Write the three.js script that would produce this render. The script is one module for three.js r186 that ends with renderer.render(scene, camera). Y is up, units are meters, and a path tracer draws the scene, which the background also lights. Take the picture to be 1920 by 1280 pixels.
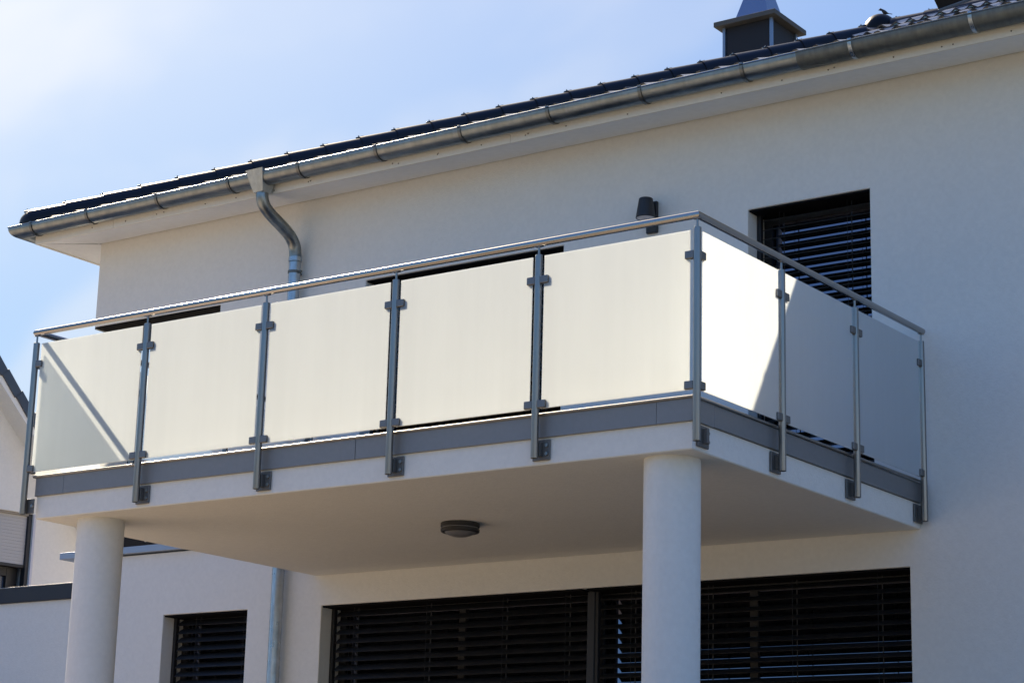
import * as THREE from 'three';
import { RoundedBoxGeometry } from 'three/addons/geometries/RoundedBoxGeometry.js';
import { mergeGeometries, toCreasedNormals } from 'three/addons/utils/BufferGeometryUtils.js';

// ------------------------------------------------------------------ camera, sky, sun, exposure
const W = 1024, H = 682;
const scene = new THREE.Scene();
const camera = new THREE.PerspectiveCamera(18.4615, W / H, 0.1, 3000);
camera.rotation.order = 'YXZ';
camera.position.set(5.4974, 0.559, 9.3876);
camera.rotation.set(0.2488, 0.6205, 0.0268);
const renderer = new THREE.WebGLRenderer({ antialias: true });
renderer.setSize(W, H);
renderer.toneMapping = THREE.LinearToneMapping;
renderer.toneMappingExposure = 2.3;
renderer.shadowMap.enabled = true;

const SUN = new THREE.Vector3(-1.0, 1.0, -0.6).normalize();
const sun = new THREE.DirectionalLight(new THREE.Color(1.0, 0.835, 0.625), 5);
sun.position.copy(SUN).multiplyScalar(60).add(new THREE.Vector3(-3, 3, -2));
sun.target.position.set(-3, 3, -2);
sun.castShadow = true;
sun.shadow.mapSize.set(4096, 4096);
Object.assign(sun.shadow.camera, { left: -22, right: 22, top: 22, bottom: -22, near: 1, far: 140 });
sun.shadow.radius = 1;
scene.add(sun, sun.target);

// seeded noise
let seed = 12345;
function rnd() { seed = (seed * 1664525 + 1013904223) >>> 0; return seed / 4294967296; }
function hash(x, y, s) { let h = Math.imul(x, 374761393) + Math.imul(y, 668265263) + Math.imul(s, 2147483647 ^ 0x5bd1e995); h = Math.imul(h ^ (h >>> 13), 1274126177); h ^= h >>> 16; return (h >>> 0) / 4294967296; }
function vnoise(x, y, s, per) {                     // value noise, repeating every per cells when per is given
  const xi = Math.floor(x), yi = Math.floor(y), fx = x - xi, fy = y - yi, u = fx * fx * (3 - 2 * fx), v = fy * fy * (3 - 2 * fy);
  const m = (n, p) => p ? ((n % p) + p) % p : n;
  const px = Array.isArray(per) ? per[0] : per, py = Array.isArray(per) ? per[1] : per;
  const a = hash(m(xi, px), m(yi, py), s), b = hash(m(xi + 1, px), m(yi, py), s), c = hash(m(xi, px), m(yi + 1, py), s), d = hash(m(xi + 1, px), m(yi + 1, py), s);
  return a + (b - a) * u + (c - a) * v + (a - b - c + d) * u * v;
}
function fbm(x, y, s, oct, per) {
  let v = 0, a = 0.5, t = 0;
  for (let i = 0; i < oct; i++) { v += a * vnoise(x, y, s + i * 17, per); t += a; a *= 0.5; x *= 2; y *= 2; if (per) per = Array.isArray(per) ? per.map((p) => p * 2) : per * 2; }
  return v / t;
}

// the sky: blue air, whiter towards the sun, thin cirrus
{
  const w = 2048, h = 1024, data = new Float32Array(w * h * 4), up = 1 / 2.3;
  for (let j = 0; j < h; j++) {
    const el = ((j + 0.5) / h - 0.5) * Math.PI, y = Math.sin(el), ce = Math.cos(el);
    for (let i = 0; i < w; i++) {
      const az = ((i + 0.5) / w - 0.5) * 2 * Math.PI, x = Math.cos(az) * ce, z = Math.sin(az) * ce;
      const th = Math.acos(Math.min(1, Math.max(-1, x * SUN.x + y * SUN.y + z * SUN.z))) * 180 / Math.PI;
      const yy = Math.max(0, y), low = Math.exp(-yy * 3.2);
      let r = 0.055 + 0.36 * low, g = 0.215 + 0.585 * low, b = 0.77 + 0.36 * low;
      const ray = 0.94 + 0.06 * (th < 90 ? Math.cos(th * Math.PI / 180) ** 2 : 0.3 * Math.cos(th * Math.PI / 180) ** 2);
      r *= ray; g *= ray; b *= ray;
      const mie = Math.min(3, 3.2 * Math.exp(-th / 11.8));
      r += mie; g += mie * 0.785; b += mie * 0.25;
      if (y > 0.02) {                               // cirrus on a high layer
        const cx = x / (y + 0.08), cz = z / (y + 0.08);
        const rx = cx * 0.9 + cz * 0.35, rz = -cx * 0.35 + cz * 0.9;
        const wx = fbm(rx * 0.8, rz * 0.8, 91, 3) * 1.6;
        let c = fbm(rx * 1.5 + wx * 1.3 + 3.7, rz * 5.2 + wx, 7, 6) * 0.62 + fbm(rx * 0.9 + 5, rz * 1.3 + 2, 31, 3) * 0.38;
        c = Math.min(1, Math.max(0, (c - 0.38) / 0.24));
        c = c * c * (3 - 2 * c) * Math.min(1, (y - 0.02) / 0.12);
        const lit = 0.56 + 0.62 * Math.exp(-th / 30);
        const k = Math.min(0.95, c * (0.10 + 1.05 * Math.exp(-th / 20)));
        r += (lit * 0.99 - r * 0.72) * k; g += (lit * 0.99 - g * 0.78) * k; b += (lit - b * 0.85) * k;
      }
      const o = (j * w + i) * 4;
      data[o] = Math.max(0.02, r) * up; data[o + 1] = Math.max(0.02, g) * up; data[o + 2] = Math.max(0.02, b) * up; data[o + 3] = 1;
    }
  }
  const t = new THREE.DataTexture(data, w, h, THREE.RGBAFormat, THREE.FloatType);
  t.mapping = THREE.EquirectangularReflectionMapping; t.magFilter = t.minFilter = THREE.LinearFilter; t.wrapS = THREE.RepeatWrapping; t.needsUpdate = true;
  scene.background = t; scene.environment = t;
}

// ------------------------------------------------------------------ helpers
function tex(n, m, fn, srgb) {
  const d = new Uint8Array(n * m * 4);
  for (let j = 0; j < m; j++) for (let i = 0; i < n; i++) { const c = fn(i / n, j / m), o = (j * n + i) * 4; for (let k = 0; k < 3; k++) d[o + k] = Math.max(0, Math.min(255, Math.round((Array.isArray(c) ? c[k] : c) * 255))); d[o + 3] = 255; }
  const t = new THREE.DataTexture(d, n, m); t.wrapS = t.wrapT = THREE.RepeatWrapping; t.magFilter = THREE.LinearFilter; t.minFilter = THREE.LinearMipmapLinearFilter; t.generateMipmaps = true;
  if (srgb) t.colorSpace = THREE.SRGBColorSpace; t.needsUpdate = true; return t;
}
function rep(t, x, y) { const c = t.clone(); c.repeat.set(x, y); c.needsUpdate = true; return c; }
function std(o) { return new THREE.MeshStandardMaterial(o); }
const lin = (r, g, b) => new THREE.Color().setRGB(r, g, b);

const names = {};
function numbered(n) { const k = names[n] = (names[n] ?? -1) + 1; return k ? n + '_' + String(k).padStart(3, '0') : n; }
function thing(name, label, category, pos = [0, 0, 0], group) {
  const o = new THREE.Group(); o.name = numbered(name); o.position.set(...pos); o.userData = { label, category };
  if (group) o.userData.group = group;
  scene.add(o); return o;
}
function mesh(name, geo, mat, parent, pos, rot) {
  const m = new THREE.Mesh(geo, mat); m.name = parent === scene ? numbered(name) : partName(parent, name);
  if (pos) m.position.set(...pos); if (rot) m.rotation.set(...rot);
  m.castShadow = m.receiveShadow = true; parent.add(m); return m;
}
function partName(parent, name) { const c = parent.userData.__n ??= {}; const k = c[name] = (c[name] ?? -1) + 1; return k ? name + '_' + String(k).padStart(3, '0') : name; }
function sub(name, parent) { const g = new THREE.Group(); g.name = partName(parent, name); parent.add(g); return g; }
// uv in metres by the face's dominant axis
function uvm(g) {
  g = g.index ? g.toNonIndexed() : g;
  if (!g.attributes.normal) g.computeVertexNormals();
  const p = g.attributes.position, n = g.attributes.normal, uv = new Float32Array(p.count * 2);
  for (let i = 0; i < p.count; i += 3) {
    let ax = 0, ay = 0, az = 0;
    for (let k = 0; k < 3; k++) { ax += Math.abs(n.getX(i + k)); ay += Math.abs(n.getY(i + k)); az += Math.abs(n.getZ(i + k)); }
    for (let k = 0; k < 3; k++) {
      const x = p.getX(i + k), y = p.getY(i + k), z = p.getZ(i + k), q = i + k;
      const [u, v] = ax >= ay && ax >= az ? [z, y] : ay >= az ? [x, z] : [x, y];
      uv[q * 2] = u; uv[q * 2 + 1] = v;
    }
  }
  g.setAttribute('uv', new THREE.BufferAttribute(uv, 2)); return g;
}
const clean = (g) => { g = g.index ? g.toNonIndexed() : g; for (const k of Object.keys(g.attributes)) if (!['position', 'normal', 'uv'].includes(k)) g.deleteAttribute(k); return g; };
const merge = (a) => mergeGeometries(a.map(clean));
function box(x0, x1, y0, y1, z0, z1, r = 0) {
  const g = r ? new RoundedBoxGeometry(x1 - x0, y1 - y0, z1 - z0, 2, r) : new THREE.BoxGeometry(x1 - x0, y1 - y0, z1 - z0);
  g.translate((x0 + x1) / 2, (y0 + y1) / 2, (z0 + z1) / 2); return uvm(g);
}
function cyl(r0, r1, a, b, seg = 24) {               // tapered cylinder between two points, r0 at a
  const A = new THREE.Vector3(...a), B = new THREE.Vector3(...b), d = B.clone().sub(A), L = d.length();
  const g = new THREE.CylinderGeometry(r1, r0, L, seg); g.translate(0, L / 2, 0);
  g.applyQuaternion(new THREE.Quaternion().setFromUnitVectors(new THREE.Vector3(0, 1, 0), d.normalize())); g.translate(...a); return g;
}
function prism(profile, axis, a, b) {                // closed profile of [p, q]; axis x: (p, q) = (z, y); axis z: (x, y)
  const s = new THREE.Shape(profile.map(([p, q]) => new THREE.Vector2(axis === 'x' ? -p : p, q)));
  const g = new THREE.ExtrudeGeometry(s, { depth: b - a, bevelEnabled: false, steps: 1 });
  if (axis === 'x') { g.rotateY(Math.PI / 2); g.translate(a, 0, 0); } else g.translate(0, 0, a);
  return uvm(g);
}
function quads(list) {                               // free quads [[a,b,c,d], ...] of points
  const p = [];
  for (const [a, b, c, d] of list) p.push(...a, ...b, ...c, ...a, ...c, ...d);
  const g = new THREE.BufferGeometry(); g.setAttribute('position', new THREE.Float32BufferAttribute(p, 3)); g.computeVertexNormals(); return uvm(g);
}

// ------------------------------------------------------------------ materials
const plasterBump = tex(1024, 1024, (u, v) => 0.62 * fbm(u * 160, v * 160, 3, 2, 160) + 0.26 * fbm(u * 40, v * 40, 5, 3, 40) + 0.12 * fbm(u * 6, v * 6, 9, 3, 6));
const plasterMap = tex(512, 512, (u, v) => { const n = 0.955 + 0.014 * fbm(u * 5, v * 5, 11, 4, 5) + 0.03 * (fbm(u * 90, v * 90, 15, 2, 90) - 0.5); return [n, n * 0.997, n * 0.99]; }, true);
const M = {};
M.plaster = std({ color: lin(0.765, 0.758, 0.725), map: rep(plasterMap, 0.45, 0.45), roughness: 0.95, bumpMap: rep(plasterBump, 0.7, 0.7), bumpScale: 0.0019 });
M.soffit = std({ color: lin(0.86, 0.88, 0.89), map: rep(plasterMap, 0.3, 0.3), roughness: 0.75 });
M.fascia = std({ color: lin(0.83, 0.81, 0.75), map: rep(plasterMap, 0.5, 0.5), roughness: 0.6 });
const brushed = tex(64, 512, (u, v) => 0.5 + 0.5 * (vnoise(u * 8, v * 128, 4, [8, 128]) - 0.5) + 0.3 * (vnoise(u * 4, v * 32, 6, [4, 32]) - 0.5));
M.steel = std({ color: lin(0.29, 0.285, 0.275), metalness: 1, roughness: 0.36, roughnessMap: tex(128, 128, (u, v) => 0.75 + 0.25 * fbm(u * 6, v * 6, 21, 3, 6)), bumpMap: rep(brushed, 2, 2), bumpScale: 0.0001 });
M.railSteel = std({ color: lin(0.37, 0.355, 0.34), metalness: 1, roughness: 0.2, bumpMap: rep(brushed, 0.5, 6), bumpScale: 0.00006 });
M.clamp = std({ color: lin(0.21, 0.205, 0.20), metalness: 1, roughness: 0.5 });
M.plate = std({ color: lin(0.16, 0.158, 0.155), metalness: 0.6, roughness: 0.5, map: rep(plasterMap, 3, 3) });
const zincMap = tex(512, 512, (u, v) => { const a = fbm(u * 10, v * 10, 41, 4, 10), b = fbm(u * 40, v * 40, 43, 3, 40), st = fbm(u * 30, v * 4, 47, 3, [30, 4]); const n = 0.70 + 0.12 * (a - 0.5) + 0.05 * (b - 0.5) + 0.10 * (st - 0.5); return [n * 0.985, n, n * 0.995]; }, true);
const zincRough = tex(512, 512, (u, v) => 0.5 + 0.45 * fbm(u * 14, v * 14, 51, 4, 14));
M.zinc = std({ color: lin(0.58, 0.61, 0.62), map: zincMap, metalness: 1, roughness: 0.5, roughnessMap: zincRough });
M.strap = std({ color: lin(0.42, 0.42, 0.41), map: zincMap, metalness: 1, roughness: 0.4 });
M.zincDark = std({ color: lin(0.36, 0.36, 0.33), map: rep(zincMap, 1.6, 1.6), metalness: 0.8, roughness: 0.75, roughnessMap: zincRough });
M.galva = std({ color: lin(0.95, 1.0, 1.06), map: rep(zincMap, 1.5, 1.5), metalness: 0.9, roughness: 0.45, roughnessMap: rep(zincRough, 1.5, 1.5) });
M.flash = std({ color: lin(0.235, 0.242, 0.254), map: rep(plasterMap, 0.6, 0.6), metalness: 0.45, roughness: 0.5, bumpMap: rep(zincRough, 0.4, 0.4), bumpScale: 0.0015 });
M.bead = std({ color: lin(0.30, 0.29, 0.275), metalness: 0.9, roughness: 0.4 });
M.coping = std({ color: lin(0.33, 0.37, 0.43), metalness: 0.5, roughness: 0.4 });
M.black = std({ color: lin(0.012, 0.012, 0.013), roughness: 0.55 });
M.matte = new THREE.MeshPhysicalMaterial({ color: lin(0.010, 0.010, 0.011), roughness: 0.9, specularIntensity: 0.08 });
M.anthracite = std({ color: lin(0.022, 0.023, 0.026), roughness: 0.5, metalness: 0.2 });
M.slat = std({ color: lin(0.008, 0.008, 0.009), roughness: 0.6 });
M.pane = new THREE.MeshPhysicalMaterial({ color: lin(0.006, 0.007, 0.008), roughness: 0.015, ior: 2.9, specularIntensity: 1, specularColor: lin(0.72, 0.74, 1) });
const streak = tex(256, 256, (u, v) => { const s = fbm(u * 26, v * 1, 61, 3, [26, 1]), b = fbm(u * 3, v * 3, 63, 3, 3); const n = 0.975 + 0.014 * (s - 0.5) + 0.02 * (b - 0.5); return [n, n, n]; }, true);
// laminated safety glass: two clear outer faces round an opal film
M.film = new THREE.MeshPhysicalMaterial({ color: lin(0.84, 0.858, 0.872), map: rep(streak, 1, 0.5), transmission: 0.97, thickness: 0, roughness: 0.96, ior: 1.2 });
M.glass = new THREE.MeshPhysicalMaterial({ color: lin(0.965, 0.985, 0.98), transmission: 1, thickness: 0, roughness: 0.02, ior: 1.56 });
M.satin = new THREE.MeshPhysicalMaterial({ color: lin(0.90, 0.92, 0.91), transmission: 0.97, thickness: 0, roughness: 0.52, ior: 1.45 });
const tileRough = tex(128, 128, (u, v) => 0.6 + 0.4 * fbm(u * 8, v * 8, 71, 3, 8));
M.tiles = [0.9, 1, 1.12].map((k) => new THREE.MeshPhysicalMaterial({ color: lin(0.022 * k, 0.0215 * k, 0.026 * k), roughness: 0.7, roughnessMap: tileRough, specularIntensity: 1, clearcoat: 1, clearcoatRoughness: 0.22 }));
M.caps = [0.9, 1, 1.12].map((k) => new THREE.MeshPhysicalMaterial({ color: lin(0.0125 * k, 0.0125 * k, 0.017 * k), roughness: 0.45, roughnessMap: tileRough, specularIntensity: 0.45 }));
M.capDark = new THREE.MeshPhysicalMaterial({ color: lin(0.008, 0.008, 0.011), roughness: 0.4, specularIntensity: 0.3 });
M.clip = std({ color: lin(0.12, 0.12, 0.125), metalness: 0.8, roughness: 0.35 });
M.concrete = std({ color: lin(0.10, 0.098, 0.09), map: rep(plasterMap, 1, 1), roughness: 0.9, bumpMap: rep(plasterBump, 1.5, 1.5), bumpScale: 0.004 });
M.slate = std({ color: lin(0.012, 0.0125, 0.017), roughness: 0.75, map: rep(plasterMap, 2, 2) });
M.trim = std({ color: lin(0.22, 0.27, 0.34), metalness: 0.6, roughness: 0.4 });
M.cowl = std({ color: lin(0.24, 0.27, 0.35), metalness: 0.9, roughness: 0.45 });
M.lampBody = std({ color: lin(0.021, 0.021, 0.022), roughness: 0.5 });
M.opal = std({ color: lin(0.62, 0.62, 0.66), roughness: 0.4 });
M.greyOpal = std({ color: lin(0.17, 0.17, 0.18), roughness: 0.35 });
M.floor = std({ color: lin(0.10, 0.10, 0.10), roughness: 0.8, map: rep(plasterMap, 1, 1) });
M.bird = std({ color: lin(0.03, 0.028, 0.027), roughness: 0.8 });
M.shutter = std({ color: lin(0.42, 0.41, 0.40), roughness: 0.6 });
M.darkGlass = new THREE.MeshPhysicalMaterial({ color: lin(0.010, 0.013, 0.024), roughness: 0.6, specularIntensity: 0.3 });
M.blueGlass = std({ color: lin(0.035, 0.055, 0.10), roughness: 0.2 });
const earth = tex(512, 512, (u, v) => { const a = fbm(u * 8, v * 8, 81, 4, 8), b = fbm(u * 90, v * 90, 83, 2, 90); const n = 0.8 + 0.25 * (a - 0.5) + 0.3 * (b - 0.5); return [n, n, n]; }, true);
M.ground = std({ color: lin(0.55, 0.50, 0.40), map: rep(earth, 1, 1), roughness: 1 });
M.paving = std({ color: lin(0.68, 0.56, 0.44), map: rep(earth, 0.5, 0.5), roughness: 0.9 });
M.terraceStone = std({ color: lin(0.40, 0.315, 0.215), map: rep(earth, 0.5, 0.5), roughness: 0.9 });
M.lawn = std({ color: lin(0.075, 0.085, 0.03), map: rep(earth, 0.7, 0.7), roughness: 1 });

// ------------------------------------------------------------------ ground
function struct(name, geo, mat) { const m = mesh(name, geo, mat, scene); m.userData.kind = 'structure'; return m; }
{
  const g = new THREE.PlaneGeometry(1200, 1200, 4, 4); g.rotateX(-Math.PI / 2); g.translate(0, -1.12, 0);
  const uv = g.attributes.uv; for (let i = 0; i < uv.count; i++) uv.setXY(i, uv.getX(i) * 300, uv.getY(i) * 300);
  struct('ground', g, M.ground);
  struct('terrace', box(-6.4, 6.6, -1.1, 0, -14, 3.4, 0.03), M.terraceStone);
  struct('driveway', box(-24, -6.41, -1.1, -0.02, -14, 9, 0.03), M.paving);
  struct('lawn', box(-1.5, 30, -1.115, -0.9, 3.42, 18, 0.02), M.lawn);
}

// ------------------------------------------------------------------ the house
const ZW = -2.93, XL = -7.785, XR = 5.2, ZB = -12.95, SOF = 5.845;
const house = thing('house', 'white rendered two storey house with dark tiled hip roof behind the balcony', 'house');
const openings = [
  { x0: -1.309, x1: -0.378, y0: 3.02, y1: 5.105 },   // window right of the wall lamp
  { x0: -4.741, x1: -2.86, y0: 3.02, y1: 5.085 },    // balcony door
  { x0: -5.04, x1: -0.142, y0: 0.04, y1: 2.53 },     // wide terrace window
  { x0: -6.72, x1: -5.805, y0: 1.1, y1: 2.537 },     // small window by the downpipe
];
const LX = -6.30, LY0 = 3.05, LY1 = 5.095, WD = 0.30;   // loggia notch
{
  const s = new THREE.Shape([[XL, -1.1], [XR, -1.1], [XR, SOF + 0.05], [XL, SOF + 0.05], [XL, LY1], [LX, LY1], [LX, LY0], [XL, LY0]].map((p) => new THREE.Vector2(...p)));
  for (const o of openings) s.holes.push(new THREE.Path([[o.x0, o.y0], [o.x0, o.y1], [o.x1, o.y1], [o.x1, o.y0]].map((p) => new THREE.Vector2(...p))));
  const g = new THREE.ExtrudeGeometry(s, { depth: WD, bevelEnabled: true, bevelThickness: 0.004, bevelSize: 0.004, bevelOffset: -0.004, bevelSegments: 1 });
  g.translate(0, 0, ZW - WD - 0.004);
  mesh('wall', uvm(g), M.plaster, house).userData.label = 'front wall in off white render';
  const zi = ZW - WD - 0.006;
  mesh('wall', merge([
    box(LX, XR, -1.1, SOF + 0.05, ZB, zi - 0.02), box(XL, LX - 0.002, -1.1, LY0, ZB, zi - 0.02), box(XL, LX - 0.002, LY0, SOF + 0.05, ZB, -6.2), box(XL, LX - 0.002, LY1 + 0.03, SOF + 0.05, -6.198, zi - 0.02),
  ]), M.plaster, house).userData.label = 'rear part of the house with the corner loggia';
  // dark boarded loggia ceiling
  for (let k = 0; k < 22; k++) { const z1 = ZW - 0.05 - k * 0.145; mesh('ceiling_board', box(XL + 0.03, LX - 0.004, LY1 - 0.012, LY1 + 0.02, z1 - 0.135, z1), M.matte, house); }
  mesh('ceiling_trim', box(XL - 0.002, XL + 0.026, LY1 - 0.02, LY1 + 0.02, -6.1, ZW - 0.006), std({ color: lin(0.16, 0.17, 0.16), roughness: 0.6 }), house);
  mesh('ceiling_board', box(XL + 0.004, LX - 0.004, LY1 - 0.014, LY1 - 0.003, ZW - WD - 0.01, ZW - 0.004), M.matte, house);
  // metal coping on the loggia parapet
  const cp = sub('coping', house);
  mesh('coping_sheet', merge([box(-7.95, LX - 0.02, 3.06, 3.118, ZW - 0.24, ZW + 0.045, 0.005), box(-7.95, -7.72, 3.062, 3.115, -6.1, ZW - 0.25, 0.006)]), M.coping, cp);
  // dark sheet railing along the loggia's open side
  const lr = sub('loggia_railing', house);
  for (let k = 0; k < 3; k++) { mesh('railing_sheet', box(-7.72, -7.69, 3.16, 4.02, -3.98 - k * 0.98, -3.05 - k * 0.98, 0.004), M.darkGlass, lr); }
  for (const [y, z] of [[3.31, -3.62], [3.33, -3.86]]) { const c = new THREE.CylinderGeometry(0.011, 0.011, 0.012, 14); c.rotateZ(Math.PI / 2); c.translate(-7.682, y, z); mesh('fixing', c, M.opal, lr); }
}
// window frames and panes, as parts of the house
function windowPart(o, splits = []) {
  const w = sub('window', house), zp = ZW - 0.235, f = 0.06, z0 = ZW - WD - 0.004;
  const xs = [o.x0, ...splits, o.x1];
  mesh('frame', merge([box(o.x0, o.x1, o.y1 - f, o.y1, zp - 0.05, zp), box(o.x0, o.x1, o.y0, o.y0 + f, zp - 0.05, zp), ...xs.map((x, i) => { const a = i === 0 ? x : i === xs.length - 1 ? x - f : x - f / 2; return box(a, a + f, o.y0 + f, o.y1 - f, zp - 0.05, zp - 0.001); })]), M.anthracite, w);
  for (let i = 0; i + 1 < xs.length; i++) mesh('pane', box(xs[i] + (i ? f / 2 : f), xs[i + 1] - (i + 2 === xs.length ? f : f / 2), o.y0 + f, o.y1 - f, zp - 0.035, zp - 0.02), M.pane, w);
  mesh('sill', box(o.x0, o.x1, o.y0 - 0.03, o.y0 + 0.006, zp - 0.06, ZW + 0.03), M.anthracite, w);
}
windowPart(openings[0]); windowPart(openings[1], [-3.8]); windowPart(openings[2], [-3.86, -2.64, -1.4]); windowPart(openings[3]);

// ---- roof: eaves boards, tiles, hip and ridge caps, clips, chimney
const PITCH = 0.458, EY = 5.946, EZ = -2.40, EX = -8.2;    // roof line at the eaves, hip corner
const BX = -2.45, PITCH2 = 0.565;                          // right of the ridge end the top courses kick up towards the ridge
const AX = -2.63, AZ = EZ - (AX - EX), AY = EY + PITCH * (AX - EX);
const roof = sub('roof', house);
const XE = 5.6;                                     // right-hand end of the roof
{
  // soffit and fascia
  const soff = [[-2.487, 5.79], [ZW + 0.02, SOF], [ZW + 0.02, SOF + 0.03], [-2.487, 5.82]];
  mesh('soffit', merge([
    prism(soff, 'x', -7.79, XE),
    quads([[[-8.128, 5.79, -2.487], [-7.765, SOF, ZW + 0.02], [-7.79, SOF, ZW + 0.02], [-7.79, 5.79, -2.487]].reverse(), [[-8.128, 5.79, -2.487], [-7.765, SOF, ZW], [-7.765, SOF, ZB], [-8.128, 5.79, ZB]]]),
  ]), M.soffit, roof);
  const bx = [-8.13, -7.17, -3.05, 1.9, XE];
  for (let i = 0; i + 1 < bx.length; i++) mesh('fascia_board', box(bx[i] + (i ? 0.0015 : 0), bx[i + 1] - 0.0015, 5.782, 5.95, -2.50, -2.482, 0.002), M.fascia, roof);
  mesh('fascia_board', box(-8.13, -8.112, 5.782, 5.935, ZB - 0.4, -2.502, 0.002), M.fascia, roof);
  const nails = [];
  for (let x = -7.9; x < 3; x += 0.41) for (const dx of [0, 0.05]) if (rnd() > 0.45) { const c = new THREE.SphereGeometry(0.0055, 8, 5); c.translate(x + dx + rnd() * 0.1, 5.806 + rnd() * 0.02, -2.4815); nails.push(c); }
  const nm = mesh('nail_heads', merge(nails), std({ color: lin(0.12, 0.1, 0.08), roughness: 0.7 }), roof); nm.userData.kind = 'stuff';
  // roof deck under the tiles
  const d = -0.075, P = (x, y, z) => [x, y + d, z];
  const e0 = P(EX + 0.05, EY, EZ - 0.05), e1 = P(XE, EY, EZ - 0.05), a0 = P(AX, AY, AZ), a1 = P(XE, AY, AZ), b0 = P(EX + 0.05, EY, 2 * AZ - EZ), b1 = P(XE, EY, 2 * AZ - EZ);
  mesh('roof_deck', quads([[e0, e1, a1, a0], [b0, e0, a0, a0], [b1, b0, a0, a1], [e1, b1, a1, a1], [e0, b0, b1, e1]]), M.black, roof);
}
// one double-wave tile, lying along +z up slope (local: x across, y up, -z up the roof), origin at the middle of its lower edge
function tileGeo() {
  const w = 0.300, L = 0.40, n = 12, th = 0.016, tilt = 0.028, pos = [];
  const yw = (u) => 0.021 * Math.cos((u * 2) * Math.PI * 2 + 0.5) * (0.85 + 0.15 * Math.cos(u * 12));
  const pt = (i, top, back) => { const u = i / n; return [(u - 0.5) * (w + 0.012), yw(u) + (top ? th : 0) + (back ? 0 : tilt), back ? -L : 0]; };
  const q = (a, b, c, e) => pos.push(...a, ...b, ...c, ...a, ...c, ...e);
  for (let i = 0; i < n; i++) {
    q(pt(i, 1, 0), pt(i + 1, 1, 0), pt(i + 1, 1, 1), pt(i, 1, 1));
    q(pt(i, 0, 0), pt(i + 1, 0, 0), pt(i + 1, 1, 0), pt(i, 1, 0));
  }
  q(pt(0, 0, 1), pt(0, 0, 0), pt(0, 1, 0), pt(0, 1, 1)); q(pt(n, 0, 0), pt(n, 0, 1), pt(n, 1, 1), pt(n, 1, 0));
  const g = new THREE.BufferGeometry(); g.setAttribute('position', new THREE.Float32BufferAttribute(pos, 3)); g.computeVertexNormals();
  return uvm(toCreasedNormals(g, 0.9));
}
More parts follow.
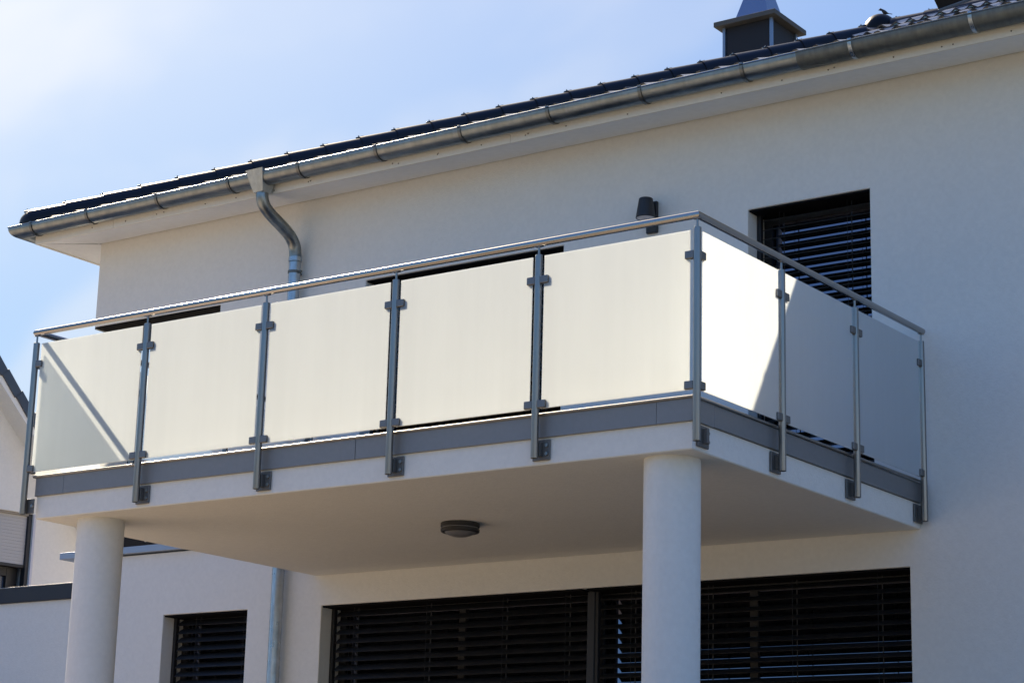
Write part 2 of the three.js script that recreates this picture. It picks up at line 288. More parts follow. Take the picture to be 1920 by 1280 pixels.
{
  function clipGeo(g, nx, nz, c) {                  // keep what lies where nx*x + nz*z >= c
    const p = g.attributes.position, out = [], f = (v) => nx * v[0] + nz * v[2] - c;
    for (let i = 0; i < p.count; i += 3) {
      let poly = [0, 1, 2].map((k) => [p.getX(i + k), p.getY(i + k), p.getZ(i + k)]); const r = [];
      for (let k = 0; k < poly.length; k++) { const a = poly[k], b = poly[(k + 1) % poly.length], fa = f(a), fb = f(b); if (fa >= 0) r.push(a); if (fa * fb < 0) { const t = fa / (fa - fb); r.push(a.map((v, j) => v + (b[j] - v) * t)); } }
      for (let k = 1; k + 1 < r.length; k++) out.push(...r[0], ...r[k], ...r[k + 1]);
    }
    if (!out.length) return null;
    const o = new THREE.BufferGeometry(); o.setAttribute('position', new THREE.Float32BufferAttribute(out, 3)); o.computeVertexNormals(); return uvm(toCreasedNormals(o, 0.9));
  }
  const tg = tileGeo(), ang = Math.atan(PITCH), exp = 0.335, rows = Math.floor((AX - EX) / Math.cos(ang) / exp), list = [], rest = [];
  const base = EY - 0.028, ang2 = Math.atan(PITCH2);
  for (let r = 0; r < rows; r++) {
    const s = r * exp, y = base + s * Math.sin(ang), z = EZ - s * Math.cos(ang);
    for (let k = 0; k < 46; k++) {
      const x = EX + 0.07 + k * 0.30 + (rnd() - 0.5) * 0.004;
      if (x > XE - 0.1) break;
      if (x + 0.17 - EX < EZ - z) continue;
      const hi = x > BX && z < -6.75;
      list.push({ r, x, y: (y - 0.009 * (EZ - z) - (r ? 0.02 : 0.006) + (hi ? 0.15 * Math.max(0, -6.75 - z) : 0)) + (rnd() - 0.5) * 0.003, z, far: x > 1.4 || (r > 2 && r < 10), hi });
    }
  }
  list.sort((a, b) => (a.far - b.far) || (a.r - b.r));
  list.forEach((t, i) => {
    if (t.x - 0.2 - EX < EZ - t.z + 0.4) {            // cut along the hip
      const g = tg.clone(); g.rotateX(ang); g.translate(t.x, t.y, t.z);
      const c = clipGeo(g, 1, 1, EX + EZ); if (!c) return;
      if (i < 290) mesh('roof_tile', c, M.tiles[i % 3], roof); else rest.push(c);
    } else if (i < 290) { const m = mesh('roof_tile', tg, M.tiles[Math.floor(rnd() * 3)], roof, [t.x, t.y, t.z], [t.hi ? ang2 : ang, 0, (rnd() - 0.5) * 0.006]); }
    else { const g = tg.clone(); g.rotateX(t.hi ? ang2 : ang); g.translate(t.x, t.y, t.z); rest.push(g); }
  });
  for (let r = 0; r < rows; r++) {                    // the left-hand slope
    const s = r * exp, y = base + s * Math.sin(ang), x = EX + s * Math.cos(ang);
    for (let k = 0; k < 40; k++) {
      const z = EZ - 0.07 - k * 0.30; if (z < 2 * AZ - EZ) break;
      if (EZ - z + 0.2 < x - EX || z - (2 * AZ - EZ) + 0.2 < x - EX) continue;
      let g = tg.clone(); g.rotateX(ang); g.rotateY(-Math.PI / 2); g.translate(x, y, z);
      g = clipGeo(g, -1, -1, -EX - EZ); if (!g) continue;
      g = clipGeo(g, -1, 1, -EX + 2 * AZ - EZ); if (g) rest.push(g);
    }
  }
  const m = mesh('roof_tiles', merge(rest), M.tiles[1], roof); m.userData.kind = 'stuff';

  // hip and ridge caps with their clips
  function capGeo(L, r0, r1, closed) {
    const n = 14, pos = [], q = (a, b, c, e) => pos.push(...a, ...b, ...c, ...a, ...c, ...e);
    const a = (i) => Math.PI * (-0.06 + 1.12 * i / n), pt = (i, r, z) => [Math.cos(a(i)) * r, Math.sin(a(i)) * r, z];
    for (let i = 0; i < n; i++) { q(pt(i, r0, 0), pt(i, r1, -L), pt(i + 1, r1, -L), pt(i + 1, r0, 0)); q(pt(i, r0 - 0.014, 0), pt(i, r0, 0), pt(i + 1, r0, 0), pt(i + 1, r0 - 0.014, 0)); }
    const g = new THREE.BufferGeometry(); g.setAttribute('position', new THREE.Float32BufferAttribute(pos, 3)); g.computeVertexNormals();
    return uvm(toCreasedNormals(g, 0.7));
  }
  const hl = 0.2255, dirs = new THREE.Vector3(1, PITCH, -1).normalize(), L = hl * Math.hypot(1, 1, PITCH);
  const q = new THREE.Quaternion().setFromRotationMatrix(new THREE.Matrix4().lookAt(new THREE.Vector3(), dirs, new THREE.Vector3(0, 1, 0)));
  const cg = capGeo(L + 0.03, 0.122, 0.108);
  const clipG = merge([box(-0.016, 0.016, 0.118, 0.126, -0.045, 0.03, 0.002), box(-0.016, 0.016, 0.104, 0.122, 0.022, 0.03, 0.002), box(-0.016, 0.016, 0.124, 0.138, -0.004, 0.004, 0.002)]);
  const start = new THREE.Vector3(-8.16, EY + PITCH * 0.04 + 0.0, EZ - 0.04);
  const N = 24;
  for (let i = 0; i <= N; i++) {
    const p = start.clone().add(new THREE.Vector3(hl * i, PITCH * hl * i, -hl * i));
    if (i < N) { const c = mesh('hip_tile', cg, M.caps[(i * 7) % 3], roof); c.position.copy(p); c.quaternion.copy(q); }
    const k = mesh('hip_clip', clipG, M.clip, roof); k.position.copy(p); k.quaternion.copy(q);
  }
  { // rounded hip starter at the corner and the three-way cap at the top
    const g = new THREE.SphereGeometry(0.12, 20, 12, 0, Math.PI * 2, 0, Math.PI * 0.62); g.scale(1, 1, 0.95);
    const c = mesh('hip_starter', g, M.caps[0], roof); c.position.copy(start).add(new THREE.Vector3(0.012, -0.004, -0.012));
    const g2 = new THREE.SphereGeometry(0.165, 24, 18, 0, Math.PI * 2, 0, Math.PI * 0.85); g2.scale(1.0, 1.0, 1);
    mesh('ridge_end_cap', g2, M.capDark, roof, [AX - 0.01, AY + 0.035, AZ]);
  }
  const rg = capGeo(0.37, 0.12, 0.108); rg.rotateY(-Math.PI / 2);
  const rc = clipG.clone(); rc.rotateY(-Math.PI / 2);
  for (let x = AX + 0.14; x < XE - 0.4; x += 0.34) { const ry = AY + 0.01; mesh('ridge_tile', rg, M.caps[Math.floor(rnd() * 3)], roof, [x, ry, AZ]); mesh('ridge_clip', rc, M.clip, roof, [x + 0.02, ry, AZ]); }
}
{ // chimney: dark slate cladding, metal corner trims, concrete cap and a sheet metal cowl
  const ch = sub('chimney', house);
  const x0 = -4.662, x1 = -4.109, z1 = -8.5, z0 = -9.03, y0 = 7.3, y1 = 9.19;
  mesh('cladding', box(x0 + 0.012, x1 - 0.012, y0, y1 + 0.01, z0 + 0.012, z1 - 0.012), M.black, ch);
  const ys = [y0, 7.9, 8.3, 8.68, 8.86, y1];
  for (let i = 0; i + 1 < ys.length; i++) {
    mesh('cladding_panel', box(x0 + 0.03, x1 - 0.03, ys[i] + 0.003, ys[i + 1] - 0.003, z1 - 0.01, z1 - 0.002), M.slate, ch);
    mesh('cladding_panel', box(x1 - 0.01, x1 - 0.002, ys[i] + 0.003, ys[i + 1] - 0.003, z0 + 0.03, z1 - 0.03), M.slate, ch);
  }
  for (const [x, z] of [[x0, z1], [x1, z1], [x1, z0], [x0, z0]]) mesh('corner_trim', box(x - 0.016, x + 0.016, y0, y1 + 0.005, z - 0.016, z + 0.016, 0.004), M.trim, ch);
  const o = 0.085;
  mesh('cap_slab', box(x0 - o, x1 + o, 9.192, 9.247, z0 - o, z1 + o, 0.006), M.concrete, ch);
  const c = new THREE.CylinderGeometry(0.10 * Math.SQRT2, 0.195 * Math.SQRT2, 0.36, 4, 1); c.rotateY(Math.PI / 4); c.translate(-4.385, 9.255 + 0.21, -8.765);
  const cb = box(-4.385 - 0.195, -4.385 + 0.195, 9.249, 9.286, -8.96, -8.57);
  mesh('cowl', merge([uvm((() => { const f = c.toNonIndexed(); f.computeVertexNormals(); return f; })()), cb]), M.cowl, ch);
  for (let i = 0; i < 15; i++) { const x = -4.385 - 0.155 + i * 0.0221; mesh('vent_slot', box(x - 0.0065, x + 0.0065, 9.262, 9.281, -8.5705, -8.566), M.black, ch); }
}
{ // opened roof hatch on the slope
  const h = sub('roof_hatch', house);
  const fr = box(-0.62, 0.1, 0, 0.07, -0.55, 0.35, 0.01);
  const ang = Math.atan(PITCH), py = EY + PITCH * 2.4 - 0.06;
  const f = mesh('hatch_frame', fr, M.anthracite, h, [0, py, EZ - 2.4], [ang, 0, 0]);
  const s = mesh('hatch_sash', merge([box(-0.36, 0.36, 0, 0.62, -0.02, 0.02, 0.006)]), M.black, h, [-0.16, 7.03, -4.46], [0.75, 0.0, 0.12]);
  mesh('hatch_rim', box(-0.365, 0.365, -0.012, 0.012, -0.03, 0.024, 0.004), M.trim, h, [-0.16, 7.03, -4.46], [0.75, 0, 0.12]);
}

// ------------------------------------------------------------------ rain gutter
const gutter = thing('rain_gutter', 'long half round zinc rain gutter along the eaves with strap brackets', 'gutter');
const GC = [0.088, 5.911], GR = 0.0845;                 // profile centre: offset from the fascia, height
function gutterProfile(r) {
  const out = [], inn = [], n = 16;
  for (let i = 0; i <= n; i++) { const a = Math.PI * (i / n); out.push([GC[0] + Math.cos(a) * r, GC[1] - Math.sin(a) * r + (i === n ? 0.02 : 0)]); inn.push([GC[0] + Math.cos(a) * (r - 0.003), GC[1] - Math.sin(a) * (r - 0.003) + (i === n ? 0.02 : 0)]); }
  const bead = []; for (let i = 0; i < 10; i++) { const a = -Math.PI * 0.1 + Math.PI * 1.6 * (i / 9); bead.push([GC[0] + r - 0.004 + 0.009 * Math.cos(a), GC[1] + 0.006 + 0.009 * Math.sin(a)]); }
  return [...out, ...inn.reverse(), ...bead.reverse()];
}
function sweepGutter(r, xEnd, mitre, xStart) {
  const pr = gutterProfile(r), pts = (o, y) => mitre ? [[xEnd, y, -2.485 + o], [-8.13 - o, y, -2.485 + o], [-8.13 - o, y, ZB]] : [[xEnd, y, -2.485 + o], [xStart, y, -2.485 + o]];
  const Q = [];
  for (let i = 0; i < pr.length; i++) {
    const a = pts(...pr[i]), b = pts(...pr[(i + 1) % pr.length]);
    for (let k = 0; k + 1 < a.length; k++) { const segs = k === 0 ? 10 : 3, L = (p, q, t) => p.map((v, j) => v + (q[j] - v) * t); for (let s = 0; s < segs; s++) Q.push([L(a[k], a[k + 1], s / segs), L(a[k], a[k + 1], (s + 1) / segs), L(b[k], b[k + 1], (s + 1) / segs), L(b[k], b[k + 1], s / segs)].reverse()); }
  }
  const g = quads(Q); const c = toCreasedNormals(g, 0.6); return c;
}
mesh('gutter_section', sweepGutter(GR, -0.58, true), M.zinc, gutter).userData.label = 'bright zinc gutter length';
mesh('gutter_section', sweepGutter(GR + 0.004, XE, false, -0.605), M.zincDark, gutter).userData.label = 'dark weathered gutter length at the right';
{
  function strap(r) { // band round the gutter, 28 mm wide
    const Q = [], n = 16, w = 0.013;
    for (let i = 0; i < n; i++) { const P = (k, rr, x) => { const a = Math.PI * (0.02 + 0.98 * k / n); return [x, GC[1] - Math.sin(a) * rr, -2.485 + GC[0] + Math.cos(a) * rr]; }; Q.push([P(i, r, -w), P(i, r, w), P(i + 1, r, w), P(i + 1, r, -w)]); Q.push([P(i, r - 0.005, -w), P(i, r, -w), P(i + 1, r, -w), P(i + 1, r - 0.005, -w)]); Q.push([P(i, r, w), P(i, r - 0.005, w), P(i + 1, r - 0.005, w), P(i + 1, r, w)]); }
    const top = box(-w, w, GC[1] + 0.004, GC[1] + 0.018, -2.485 + GC[0] + r - 0.014, -2.485 + GC[0] + r + 0.002, 0.002);
    return merge([toCreasedNormals(quads(Q), 0.6), top]);
  }
  const s0 = strap(GR + 0.0075), s1 = strap(GR + 0.009);
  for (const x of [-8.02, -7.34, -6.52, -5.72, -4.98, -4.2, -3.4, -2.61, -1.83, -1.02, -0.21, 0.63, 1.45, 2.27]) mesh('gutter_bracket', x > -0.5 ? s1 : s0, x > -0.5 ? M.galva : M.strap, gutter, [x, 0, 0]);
}
// ------------------------------------------------------------------ downpipe
{
  const dp = thing('downpipe', 'swan necked zinc downpipe running from the gutter down the wall left of the balcony', 'downpipe');
  const cx = -5.415;
  // funnel outlet: tapered box hugging the gutter
  const t = [[cx - 0.09, 5.942, -2.290], [cx + 0.09, 5.942, -2.290], [cx + 0.085, 5.905, -2.478], [cx - 0.085, 5.905, -2.478]], b = [[cx - 0.05, 5.77, -2.352], [cx + 0.05, 5.77, -2.352], [cx + 0.05, 5.77, -2.452], [cx - 0.05, 5.77, -2.452]];
  mesh('outlet_funnel', quads([[b[0], b[1], t[1], t[0]], [b[1], b[2], t[2], t[1]], [b[2], b[3], t[3], t[2]], [b[3], b[0], t[0], t[3]], [b[3], b[2], b[1], b[0]]]), M.galva, dp);
  const V = (x, y, z) => new THREE.Vector3(x, y, z);
  const pts = [V(cx, 5.79, -2.404), V(cx, 5.73, -2.409), V(cx, 5.68, -2.434), V(cx, 5.638, -2.49), V(cx - 0.002, 5.60, -2.575), V(cx - 0.004, 5.557, -2.68), V(cx - 0.006, 5.507, -2.772), V(cx - 0.008, 5.445, -2.828), V(cx - 0.01, 5.375, -2.847), V(cx - 0.01, 5.31, -2.85)];
  const tube = new THREE.TubeGeometry(new THREE.CatmullRomCurve3(pts), 80, 0.0505, 22);
  const uv = tube.attributes.uv; for (let i = 0; i < uv.count; i++) uv.setXY(i, uv.getX(i) * 0.8, uv.getY(i) * 0.32);
  mesh('swan_neck', tube, M.zinc, dp);
  const pc = cyl(0.049, 0.049, [cx - 0.012, -0.1, -2.85], [cx - 0.012, 5.345, -2.85], 26); { const u = pc.attributes.uv; for (let i = 0; i < u.count; i++) u.setXY(i, u.getX(i) * 0.31, u.getY(i) * 5.4); }
  mesh('pipe', pc, M.galva, dp);
  const ring = cyl(0.0545, 0.0545, [cx - 0.011, 5.318, -2.85], [cx - 0.011, 5.352, -2.85], 26);
  mesh('collar', ring, M.galva, dp);
  for (const y of [5.228, 1.3]) mesh('pipe_clamp', merge([cyl(0.0535, 0.0535, [cx - 0.012, y - 0.011, -2.85], [cx - 0.012, y + 0.011, -2.85], 26), box(cx + 0.03, cx + 0.062, y - 0.009, y + 0.009, -2.86, -2.84), box(cx - 0.02, cx - 0.004, y - 0.008, y + 0.008, -2.93, -2.895)]), M.zincDark, dp);
}

// ------------------------------------------------------------------ blinds
function blind(label, x0, x1, y0, y1, cords, tilt) {
  const t = thing('venetian_blind', label, 'blind');
  const zc = ZW - 0.145, p = 0.0685, w = 0.08;
  const prof = []; for (let i = 0; i <= 6; i++) { const s = (i / 6 - 0.5) * w; prof.push([s, 0.006 * (1 - (2 * i / 6 - 1) ** 2)]); }
  const loop = [...prof.map(([a, b]) => [a, b + 0.0012]), ...prof.slice().reverse().map(([a, b]) => [a, b - 0.0012])];
  const ca = Math.cos(tilt), sa = Math.sin(tilt);
  // outer edge (+z) hangs lower
  const rot = loop.map(([a, b]) => [a * ca + b * sa, -a * sa + b * ca]);
  const g = toCreasedNormals(prism(rot, 'x', x0 + 0.058, x1 - 0.018), 0.6);
  const n = Math.floor((y1 - y0 - 0.05) / p);
  for (let i = 0; i < n; i++) mesh('slat', g, M.slat, t, [0, y1 - 0.055 - i * p, zc], [0, 0, 0]);
  mesh('head_box', box(x0 + 0.002, x1 - 0.002, y1 - 0.014, y1 - 0.0015, ZW - 0.232, ZW - 0.016), M.matte, t);
  mesh('guide_rail', box(x0 + 0.004, x0 + 0.034, y0, y1 - 0.002, zc - 0.014, zc + 0.024, 0.003), M.black, t);
  mesh('guide_rail', box(x1 - 0.016, x1 - 0.003, y0, y1 - 0.002, zc - 0.014, zc + 0.024, 0.003), M.black, t);
  for (const x of cords) for (const dz of [-0.03, 0.036]) mesh('ladder_cord', cyl(0.0016, 0.0016, [x, y0 + 0.02, zc + dz], [x, y1 - 0.01, zc + dz], 6), M.black, t);
  for (const x of cords) mesh('lift_tape', box(x + 0.012, x + 0.02, y0 + 0.02, y1 - 0.01, zc - 0.001, zc + 0.001), M.black, t);
  mesh('bottom_rail', box(x0 + 0.05, x1 - 0.018, y0 + 0.005, y0 + 0.03, zc - 0.03, zc + 0.03, 0.004), M.black, t);
  return t;
}
blind('black venetian blind in the upper window right of the wall lamp', -1.309, -0.378, 3.03, 5.105, [-1.12, -0.60], 0.34);
blind('black venetian blind in the wide balcony door behind the frosted glass', -4.741, -2.86, 3.03, 5.085, [-4.5, -3.8, -3.1], 0.7);
blind('black venetian blind in the long left bay of the wide window under the balcony', -5.04, -2.655, 0.05, 2.53, [-4.8, -4.1, -3.4, -2.85], 0.66);
blind('black venetian blind in the right bay of the wide window behind the right column', -2.615, -0.142, 0.05, 2.53, [-2.3, -1.68, -1.04, -0.42], 0.50);
blind('small black venetian blind in the window between left column and downpipe', -6.72, -5.805, 1.11, 2.537, [-6.45, -5.93], 0.66);
mesh('mullion', box(-2.668, -2.606, 0.045, 2.528, ZW - 0.19, ZW - 0.11, 0.006), M.anthracite, house);

// ------------------------------------------------------------------ balcony
const bal = thing('balcony', 'balcony with frosted glass panels, steel posts and round handrail on two columns', 'balcony');
const SX0 = -5.118, SX1 = -0.062, SZ1 = -0.062, YD = 2.925;
{
  const yb = 2.773, yw = 2.763, v = [[SX0, yb, SZ1], [SX1, yb, SZ1], [SX1, yw, ZW + 0.003], [SX0, yw, ZW + 0.003]], tp = v.map(([x, , z]) => [x, YD, z]);
  const e = 0.006;                                   // eased lower arris
  const lo = [[SX0 + e, yb, SZ1 - e], [SX1 - e, yb, SZ1 - e], [SX1 - e, yw, ZW + 0.003], [SX0 + e, yw, ZW + 0.003]], up = v.map(([x, y, z]) => [x, y + e, z]);
  mesh('slab', quads([[lo[3], lo[2], lo[1], lo[0]], [lo[0], lo[1], up[1], up[0]], [lo[1], lo[2], up[2], up[1]], [lo[3], lo[0], up[0], up[3]], [up[0], up[1], tp[1], tp[0]], [up[1], up[2], tp[2], tp[1]], [up[3], up[0], tp[0], tp[3]], [tp[0], tp[1], tp[2], tp[3]]]), M.plaster, bal);
  // floor
  const nx = 8, nz = 5, fw = (SX1 - SX0 - 0.06) / nx, fd = (2.93 - 0.13) / nz;
  for (let i = 0; i < nx; i++) for (let k = 0; k < nz; k++) { const x = SX0 + 0.03 + i * fw, z = ZW + 0.02 + k * fd; mesh('floor_tile', box(x + 0.002, x + fw - 0.002, YD + 0.01, 3.012, z + 0.002, z + fd - 0.002, 0.003), M.floor, bal); }
  // flashing lengths: front, right, left
  const fy0 = 2.924, fy1 = 3.05;
  const fx = [-5.128, -4.856, -2.367, -0.277, -0.047];
  for (let i = 0; i + 1 < fx.length; i++) mesh('flashing', box(fx[i] + 0.001, fx[i + 1] - 0.001, fy0, fy1, -0.085, -0.045 + (i % 2 ? 0.0012 : 0), 0.003), M.flash, bal);
  const fz = [-0.09, -0.267, -2.92];
  const sideF = (x, s) => { for (let i = 0; i + 1 < fz.length; i++) mesh('flashing', box(Math.min(x, x - 0.04 * s), Math.max(x, x - 0.04 * s), fy0 + (i ? 0.004 : 0), fy1 + (i ? 0.004 : 0), fz[i + 1] + 0.001, fz[i] - 0.001 + (i ? 0 : 0.042), 0.003), M.flash, bal); };
  sideF(-0.045, 1); sideF(-5.13, -1);
  // rolled bead on the upper edge
  const bd = sub('edge_bead', bal);
  mesh('bead', merge([cyl(0.008, 0.008, [-5.14, 3.055, -0.038], [-0.036, 3.055, -0.038], 12), box(-5.13, -0.045, 3.046, 3.056, -0.085, -0.04)]), M.bead, bd);
  mesh('bead', merge([cyl(0.008, 0.008, [-0.038, 3.055, -0.036], [-0.038, 3.066, -2.925], 12), box(-0.085, -0.045, 3.0475, 3.0575, -2.92, -0.088)]), M.bead, bd);
  mesh('bead', merge([cyl(0.008, 0.008, [-5.14, 3.055, -0.036], [-5.14, 3.066, -2.925], 12), box(-5.13, -5.09, 3.0475, 3.0575, -2.92, -0.088)]), M.bead, bd);
}
const PX = [-5.178, -4.131, -3.1, -2.071, -1.039, 0], PZ = [-0.956, -1.902, -2.859], YT = 3.976, YBOT = 2.80, YR = 4.047, RR = 0.0215;
{
  const clampG = box(0.016, 0.072, -0.0225, 0.0225, -0.0155, 0.0155, 0.005);
  const plateG = merge([box(-0.058, 0.058, 2.795, 2.912, -0.058, -0.046, 0.004), box(-0.012, 0.012, 2.815, 2.895, -0.05, -0.018, 0.002)]);
  const boltG = new THREE.CylinderGeometry(0.011, 0.012, 0.012, 6); boltG.rotateX(Math.PI / 2);
  const tubeG = (() => { // hollow-ended round tube
    const p = [[0.0001, 2.812], [RR - 0.003, 2.812], [RR - 0.003, YBOT], [RR - 0.0005, YBOT], [RR, YBOT + 0.001], [RR, YT - 0.002], [RR - 0.002, YT], [0.0001, YT]].map(([r, y]) => new THREE.Vector2(r, y));
    const g = new THREE.LatheGeometry(p, 28); const u = g.attributes.uv, ps = g.attributes.position; for (let i = 0; i < u.count; i++) u.setXY(i, u.getX(i) * 0.135, ps.getY(i)); return toCreasedNormals(g, 0.5);
  })();
  const pinG = cyl(0.0065, 0.0065, [0, YT - 0.01, 0], [0, YR - 0.012, 0], 12);
  const saddleG = box(-0.025, 0.025, YR - 0.0235, YR - 0.0185, -0.012, 0.012, 0.002);
  function post(x, z, dirs, plates, side) {                 // dirs: angles about y towards which clamps point, plates: facing of the base plates
    const p = sub('post', bal); p.position.set(x, 0, z);
    mesh('tube', tubeG, M.steel, p); mesh('pin', pinG, M.steel, p);
    const sd = mesh('saddle', saddleG, M.steel, p); sd.rotation.y = dirs[0];
    for (const a of dirs) for (const y of [3.825, 3.104]) mesh('clamp', clampG, M.clamp, p, [0, y, 0], [0, a, 0]);
    if (side) { mesh('base_plate', box(0.004, 0.072, 2.805, 2.905, -0.034, -0.022, 0.003), M.plate, p); mesh('bolt', boltG, M.steel, p, [0.064, 2.855, -0.018]); }
    for (const [a, s] of plates) {
      mesh('base_plate', plateG, M.plate, p, [Math.cos(a) * s, 0, -Math.sin(a) * s], [0, a, 0]);
      for (const y of [2.83, 2.878]) { const d = new THREE.Vector3(0.04, 0, -0.042).applyAxisAngle(new THREE.Vector3(0, 1, 0), a); mesh('bolt', boltG, M.steel, p, [d.x + Math.cos(a) * s, y, d.z - Math.sin(a) * s], [0, a, 0]); }
    }
  }
  const R = Math.PI / 2;
  post(PX[0], 0, [0, R], [], true);
  for (let i = 1; i < 5; i++) post(PX[i], 0, [Math.PI, 0], [[0, 0.012]]);
  post(0, 0, [Math.PI, R], [[R, 0.155]]);
  for (let i = 0; i < 3; i++) post(0, PZ[i], i < 2 ? [-R, R] : [-R], [[R, 0.012]]);
  for (let i = 0; i < 3; i++) post(PX[0], PZ[i], i < 2 ? [-R, R] : [-R], [[-R, 0]]);
  // handrail: one continuous mitred tube
  const ring = (p, n1, n2) => { const r = []; for (let i = 0; i < 24; i++) { const a = i / 24 * Math.PI * 2; r.push([p[0] + n1[0] * Math.cos(a) * RR + n2[0] * Math.sin(a) * RR, p[1] + n1[1] * Math.cos(a) * RR + n2[1] * Math.sin(a) * RR, p[2] + n1[2] * Math.cos(a) * RR + n2[2] * Math.sin(a) * RR]); } return r; };
  const Y = [0, 1, 0], rings = [ring([PX[0], YR, -2.885], [1, 0, 0], Y), ring([PX[0], YR, 0], [1, 0, -1], Y), ring([0, YR, 0], [-1, 0, -1], Y), ring([0, YR, -2.885], [-1, 0, 0], Y)];
  // dense subdivision is not needed: straight lengths
  const Q = []; for (let k = 0; k < 3; k++) for (let i = 0; i < 24; i++) { const j = (i + 1) % 24; Q.push([rings[k][i], rings[k][j], rings[k + 1][j], rings[k + 1][i]]); }
  const caps = [0, 3].map((k) => { const c = [PX[0] * (k ? 0 : 1), YR, -2.885]; return rings[k].map((p, i) => [c, p, rings[k][(i + 1) % 24], c]); }).flat();
  const g = toCreasedNormals(quads([...Q, ...caps]), 0.5);
  mesh('handrail', g, M.railSteel, bal);
  // glass: 10 mm panels with eased edges
  const pane = (x0, x1, z0, z1, m = M.film) => {
    const e = Math.min(0.0035, (z1 - z0) * 0.36, (x1 - x0) * 0.36), alongX = x1 - x0 > z1 - z0;
    if (m === M.satin) return mesh('glass_panel', box(x0, x1, 3.078, 3.968, z0, z1, 0.0025), m, bal);
    const g = mesh('glass_panel', box(x0, x1, 3.078, 3.968, z0, z1, 0.0015), M.glass, bal);
    mesh('opal_film', alongX ? box(x0 + 0.002, x1 - 0.002, 3.08, 3.966, z0 + e, z1 - e) : box(x0 + e, x1 - e, 3.08, 3.966, z0 + 0.002, z1 - 0.002), m, g);
  };
  const gp = 0.038, th = 0.005;
  for (let i = 0; i < 5; i++) pane(PX[i] + (i ? gp : 0.05), PX[i + 1] - (i === 4 ? 0.042 : gp), -th, th);
  const zs = [0, ...PZ];
  for (const x of [0, PX[0]]) for (let i = 0; i < 3; i++) pane(x - th, x + th, zs[i + 1] + gp + 0.004, zs[i] - (i ? gp + 0.004 : 0.052), x < -1 ? M.satin : M.film);
}
// columns
for (const [x, z, l] of [[-4.748, -0.306, 'round white column under the left end of the balcony'], [-0.316, -0.28, 'round white column under the right corner of the balcony']]) {
  const t = thing('column', l, 'column', [x, 0, z]);
  const g = new THREE.CylinderGeometry(0.156, 0.156, 2.79, 64, 1); g.translate(0, 1.385, 0);
  const u = g.attributes.uv; for (let i = 0; i < u.count; i++) u.setXY(i, u.getX(i) * 0.98, u.getY(i) * 2.8);
  mesh('shaft', g, M.plaster, t);
  const j = new THREE.CylinderGeometry(0.1575, 0.1575, 0.004, 64); j.translate(0, 0.02, 0); mesh('base_joint', j, M.concrete, t);
}

// ------------------------------------------------------------------ lamps (unlit)
{
  const t = thing('ceiling_lamp', 'round dark grey outdoor ceiling lamp under the balcony slab', 'lamp', [-2.615, 2.769, -1.44]);
  const L = (pts, seg = 48) => toCreasedNormals(new THREE.LatheGeometry(pts.map(([r, y]) => new THREE.Vector2(r, y)), seg), 0.5);
  t.scale.set(0.96, 0.78, 0.96);
  mesh('upper_ring', L([[0.001, -0.001], [0.128, -0.001], [0.133, -0.006], [0.133, -0.034], [0.129, -0.039], [0.001, -0.039]]), M.lampBody, t);
  mesh('groove', L([[0.124, -0.038], [0.124, -0.051]]), M.greyOpal, t);
  mesh('lower_ring', L([[0.001, -0.05], [0.129, -0.05], [0.133, -0.054], [0.132, -0.074], [0.127, -0.08], [0.108, -0.081], [0.108, -0.07]]), M.lampBody, t);
  mesh('diffuser', L([[0.108, -0.076], [0.1, -0.086], [0.08, -0.1], [0.055, -0.111], [0.028, -0.117], [0.001, -0.119]]), M.greyOpal, t);
  const w = thing('wall_lamp', 'dark conical wall lamp with pale opal underside on the facade above the handrail', 'lamp', [-2.083, 5.05, ZW]);
  mesh('back_plate', box(-0.045, 0.045, 0, 0.235, 0.001, 0.03, 0.006), M.lampBody, w);
  mesh('arm', box(-0.02, 0.02, 0.13, 0.17, 0.025, 0.07, 0.004), M.lampBody, w);
  const c = L([[0.001, 0.238], [0.045, 0.238], [0.05, 0.234], [0.072, 0.092], [0.069, 0.088], [0.066, 0.094]]); c.translate(0.0, 0, 0.105);
  mesh('shade', c, M.lampBody, w);
  const d = L([[0.067, 0.093], [0.05, 0.084], [0.03, 0.078], [0.001, 0.076]]); d.translate(0, 0, 0.105);
  mesh('diffuser', d, M.opal, w);
}

// ------------------------------------------------------------------ bird on the ridge cap
{
  const t = thing('bird', 'small dark bird perched on the rounded ridge end cap', 'bird', [-2.605, AY + 0.195, AZ]);
  t.rotation.y = 0.25; t.scale.setScalar(0.72);
  // body lofted along a spine from beak (left) to tail (right)
  const sp = [[-0.072, 0.073, 0.0015], [-0.058, 0.075, 0.006], [-0.05, 0.078, 0.014], [-0.038, 0.08, 0.0185], [-0.024, 0.072, 0.018], [-0.012, 0.058, 0.021], [0.004, 0.042, 0.026], [0.022, 0.03, 0.025], [0.04, 0.02, 0.018], [0.056, 0.012, 0.01], [0.075, 0.006, 0.008], [0.105, -0.003, 0.009], [0.118, -0.007, 0.006]];
  const pos = [], n = 12, ring = sp.map(([x, y, r], i) => Array.from({ length: n }, (_, k) => { const a = k / n * Math.PI * 2, flat = i > 9 ? 0.4 : 1; return [x + Math.sin(a) * r * 0.35 * (i > 4 ? 1 : 0), y + Math.sin(a) * r * flat, Math.cos(a) * r * (i > 9 ? 1.2 : 0.95)]; }));
  const Q = []; for (let i = 0; i + 1 < ring.length; i++) for (let k = 0; k < n; k++) { const j = (k + 1) % n; Q.push([ring[i][k], ring[i + 1][k], ring[i + 1][j], ring[i][j]].reverse()); }
  mesh('body', toCreasedNormals(quads(Q), 1.2), M.bird, t);
  for (const z of [-0.01, 0.01]) mesh('leg', merge([cyl(0.002, 0.002, [0.005, 0.02, z], [0.0, -0.002, z], 6), cyl(0.0015, 0.001, [0.0, 0.0, z], [-0.016, -0.001, z], 6)]), M.bird, t);
}

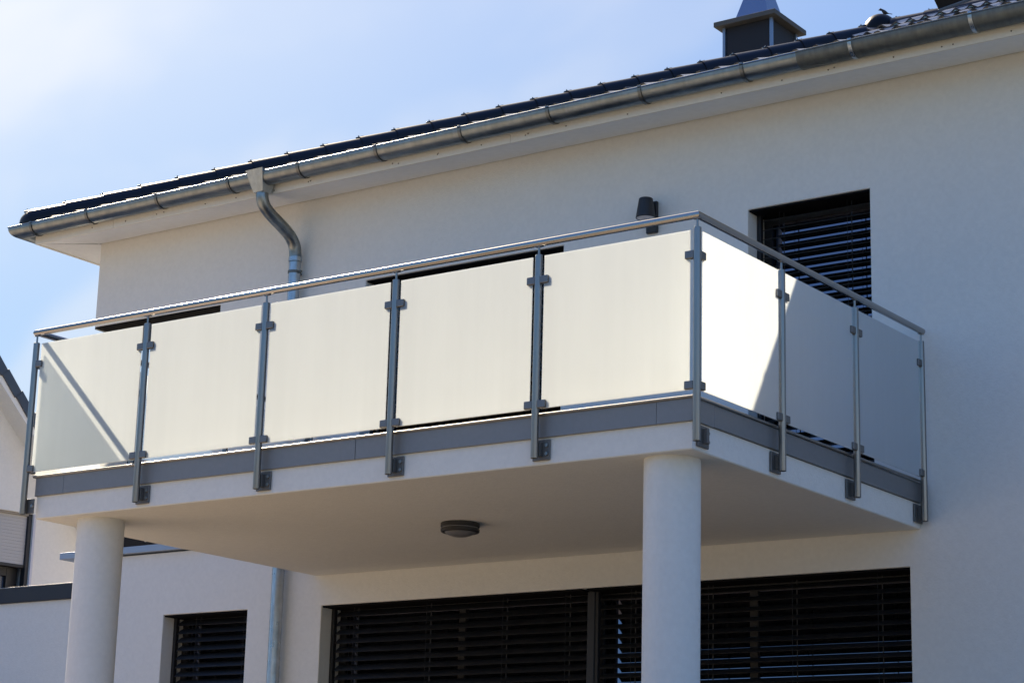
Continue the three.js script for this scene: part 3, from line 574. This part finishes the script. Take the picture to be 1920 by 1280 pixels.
// ------------------------------------------------------------------ neighbours at the left
{
  const g = thing('garage', 'flat roofed white garage with black coping left of the left column', 'garage', [-11, 0, -5]);
  mesh('wall', box(-4, 2.6, -1.1, 3.1, -4, 0, 0.006), M.plaster, g);
  mesh('coping', box(-4.06, 2.66, 3.088, 3.24, -4.06, 0.03, 0.008), std({ color: lin(0.014, 0.016, 0.022), roughness: 0.45 }), g);
  mesh('coping_edge', box(-4.062, 2.662, 3.238, 3.248, -4.064, 0.034, 0.003), M.bead, g);
}
{
  const N = thing('neighbouring_house', 'neighbouring white gabled house with dark roof tiles and a grey roller shutter at left edge', 'house', [-15.338, 0, -8.859]);
  // local: +x along the gable wall away from the camera, z out of the wall
  N.rotation.y = Math.atan2(0.989, 0.151);            // local +x -> (0.151, 0, -0.989)
  const sl = (6.111 - 6.6) / (-0.173 + 0.626), ap = -3.2, at = (x) => 6.281 + sl * (x + 0.401);
  const s = new THREE.Shape([[ap - 4.6, -1.1], [1.4, -1.1], [1.4, at(1.4)], [ap, at(ap)], [ap - 4.6, at(1.4)]].map((p) => new THREE.Vector2(...p)));
  s.holes.push(new THREE.Path([[-1.1, 3.2], [-1.1, 4.955], [0.235, 4.955], [0.235, 3.2]].map((p) => new THREE.Vector2(...p))));
  const wg = new THREE.ExtrudeGeometry(s, { depth: 0.3, bevelEnabled: false }); wg.translate(0, 0, -0.3);
  mesh('wall', uvm(wg), M.plaster, N);
  mesh('wall', box(ap - 4.6, 1.4, -1.1, at(1.4) - 0.05, -9, -0.31), M.plaster, N);
  // roof: boarded verge and stepped tiles on the slope that shows
  const dn = new THREE.Vector2(1, sl).normalize();
  const rf = sub('roof', N);
  const a2 = Math.atan(sl), Ls = (1.9 - ap) / Math.cos(a2);
  const vb = box(0, Ls, -0.02, 0.05, -9, 0.34); const vm = mesh('verge_board', vb, M.fascia, rf, [ap, at(ap), 0], [0, 0, a2]);
  const vb2 = mesh('roof_deck', box(-Ls, 0, -0.02, 0.05, -9, 0.34), M.fascia, rf, [ap, at(ap), 0], [0, 0, -a2]);
  const tg = box(0, 0.355, 0, 0.13, -0.3, 0.03, 0.006);
  for (let i = 0; i < 15; i++) {
    const d = 0.02 + i * 0.335, x = ap + Math.cos(a2) * d - Math.sin(a2) * 0.055, y = at(ap) + Math.sin(a2) * d + Math.cos(a2) * 0.055;
    mesh('verge_tile', tg, M.tiles[i % 3], rf, [x, y, 0.33], [0, 0, a2 - 0.06]);
  }
  const rest = []; for (let i = 0; i < 15; i++) { const b = box(0, 0.355, 0, 0.05, -9.3, -0.31); b.rotateZ(a2 - 0.06); b.translate(ap + Math.cos(a2) * (0.02 + i * 0.335) - Math.sin(a2) * 0.055, at(ap) + Math.sin(a2) * (0.02 + i * 0.335) + Math.cos(a2) * 0.055, 0.33); rest.push(b); const c = b.clone(); c.translate(-ap, 0, 0); c.scale(-1, 1, 1); c.translate(ap, 0, 0); const ix = c.attributes.position; rest.push(c); }
  mesh('roof_tiles', merge(rest), M.tiles[1], rf).userData.kind = 'stuff';
  // window with roller shutter, rails and glass
  const w = sub('window', N);
  mesh('shutter_rail', box(0.182, 0.235, 3.2, 4.955, -0.12, -0.02, 0.004), M.anthracite, w);
  mesh('trim', box(0.238, 0.275, 3.2, 4.95, -0.05, 0.012, 0.003), std({ color: lin(0.5, 0.5, 0.56), roughness: 0.5 }), w);
  mesh('shutter_head', box(-1.1, 0.182, 4.925, 4.955, -0.12, -0.025, 0.003), std({ color: lin(0.25, 0.23, 0.2), roughness: 0.6 }), w);
  for (let i = 0; i < 15; i++) mesh('shutter_slat', box(-1.1, 0.182, 4.29 + i * 0.0425, 4.29 + i * 0.0425 + 0.0418, -0.1, -0.06, 0.003), M.shutter, w);
  mesh('shutter_bottom', box(-1.1, 0.182, 4.25, 4.29, -0.1, -0.05, 0.004), M.anthracite, w);
  mesh('frame', merge([box(0.02, 0.182, 3.2, 4.26, -0.28, -0.19, 0.004), box(-1.1, 0.02, 4.14, 4.26, -0.28, -0.19, 0.004)]), M.anthracite, w);
  mesh('pane', box(-1.1, 0.02, 3.2, 4.14, -0.26, -0.24), M.blueGlass, w);
  mesh('reveal', box(-1.1, 0.235, 3.2, 4.955, -0.305, -0.3), M.black, w);
}

// ------------------------------------------------------------------ hedge across the street, mirrored in the window panes
{
  const t = thing('hedge', 'tall dark green hedge across the street opposite the house', 'hedge', [-22, -1.1, 36]);
  const leaf = new THREE.PlaneGeometry(0.5, 0.34), n = 6000, im = new THREE.InstancedMesh(leaf, std({ color: lin(0.04, 0.065, 0.02), roughness: 0.8, side: THREE.DoubleSide }), n), o = new THREE.Object3D();
  for (let i = 0; i < n; i++) { const x = (rnd() - 0.5) * 70, top = 5.4 + 1.6 * fbm(x * 0.5 + 50, 3, 5, 3) + (x < -14 ? 3 : 0); o.position.set(x, top * Math.sqrt(rnd()), (rnd() - 0.5) * 2.4); o.rotation.set(rnd() * 6, rnd() * 6, rnd() * 6); o.updateMatrix(); im.setMatrixAt(i, o.matrix); }
  im.name = 'leaves'; im.userData.kind = 'stuff'; im.castShadow = im.receiveShadow = true; t.add(im);
  mesh('branches', box(-35, 35, 0, 5, -0.4, 0.4), std({ color: lin(0.02, 0.028, 0.012), roughness: 1 }), t);
}

scene.traverse((o) => { if (o.userData.__n) delete o.userData.__n; });
renderer.render(scene, camera);
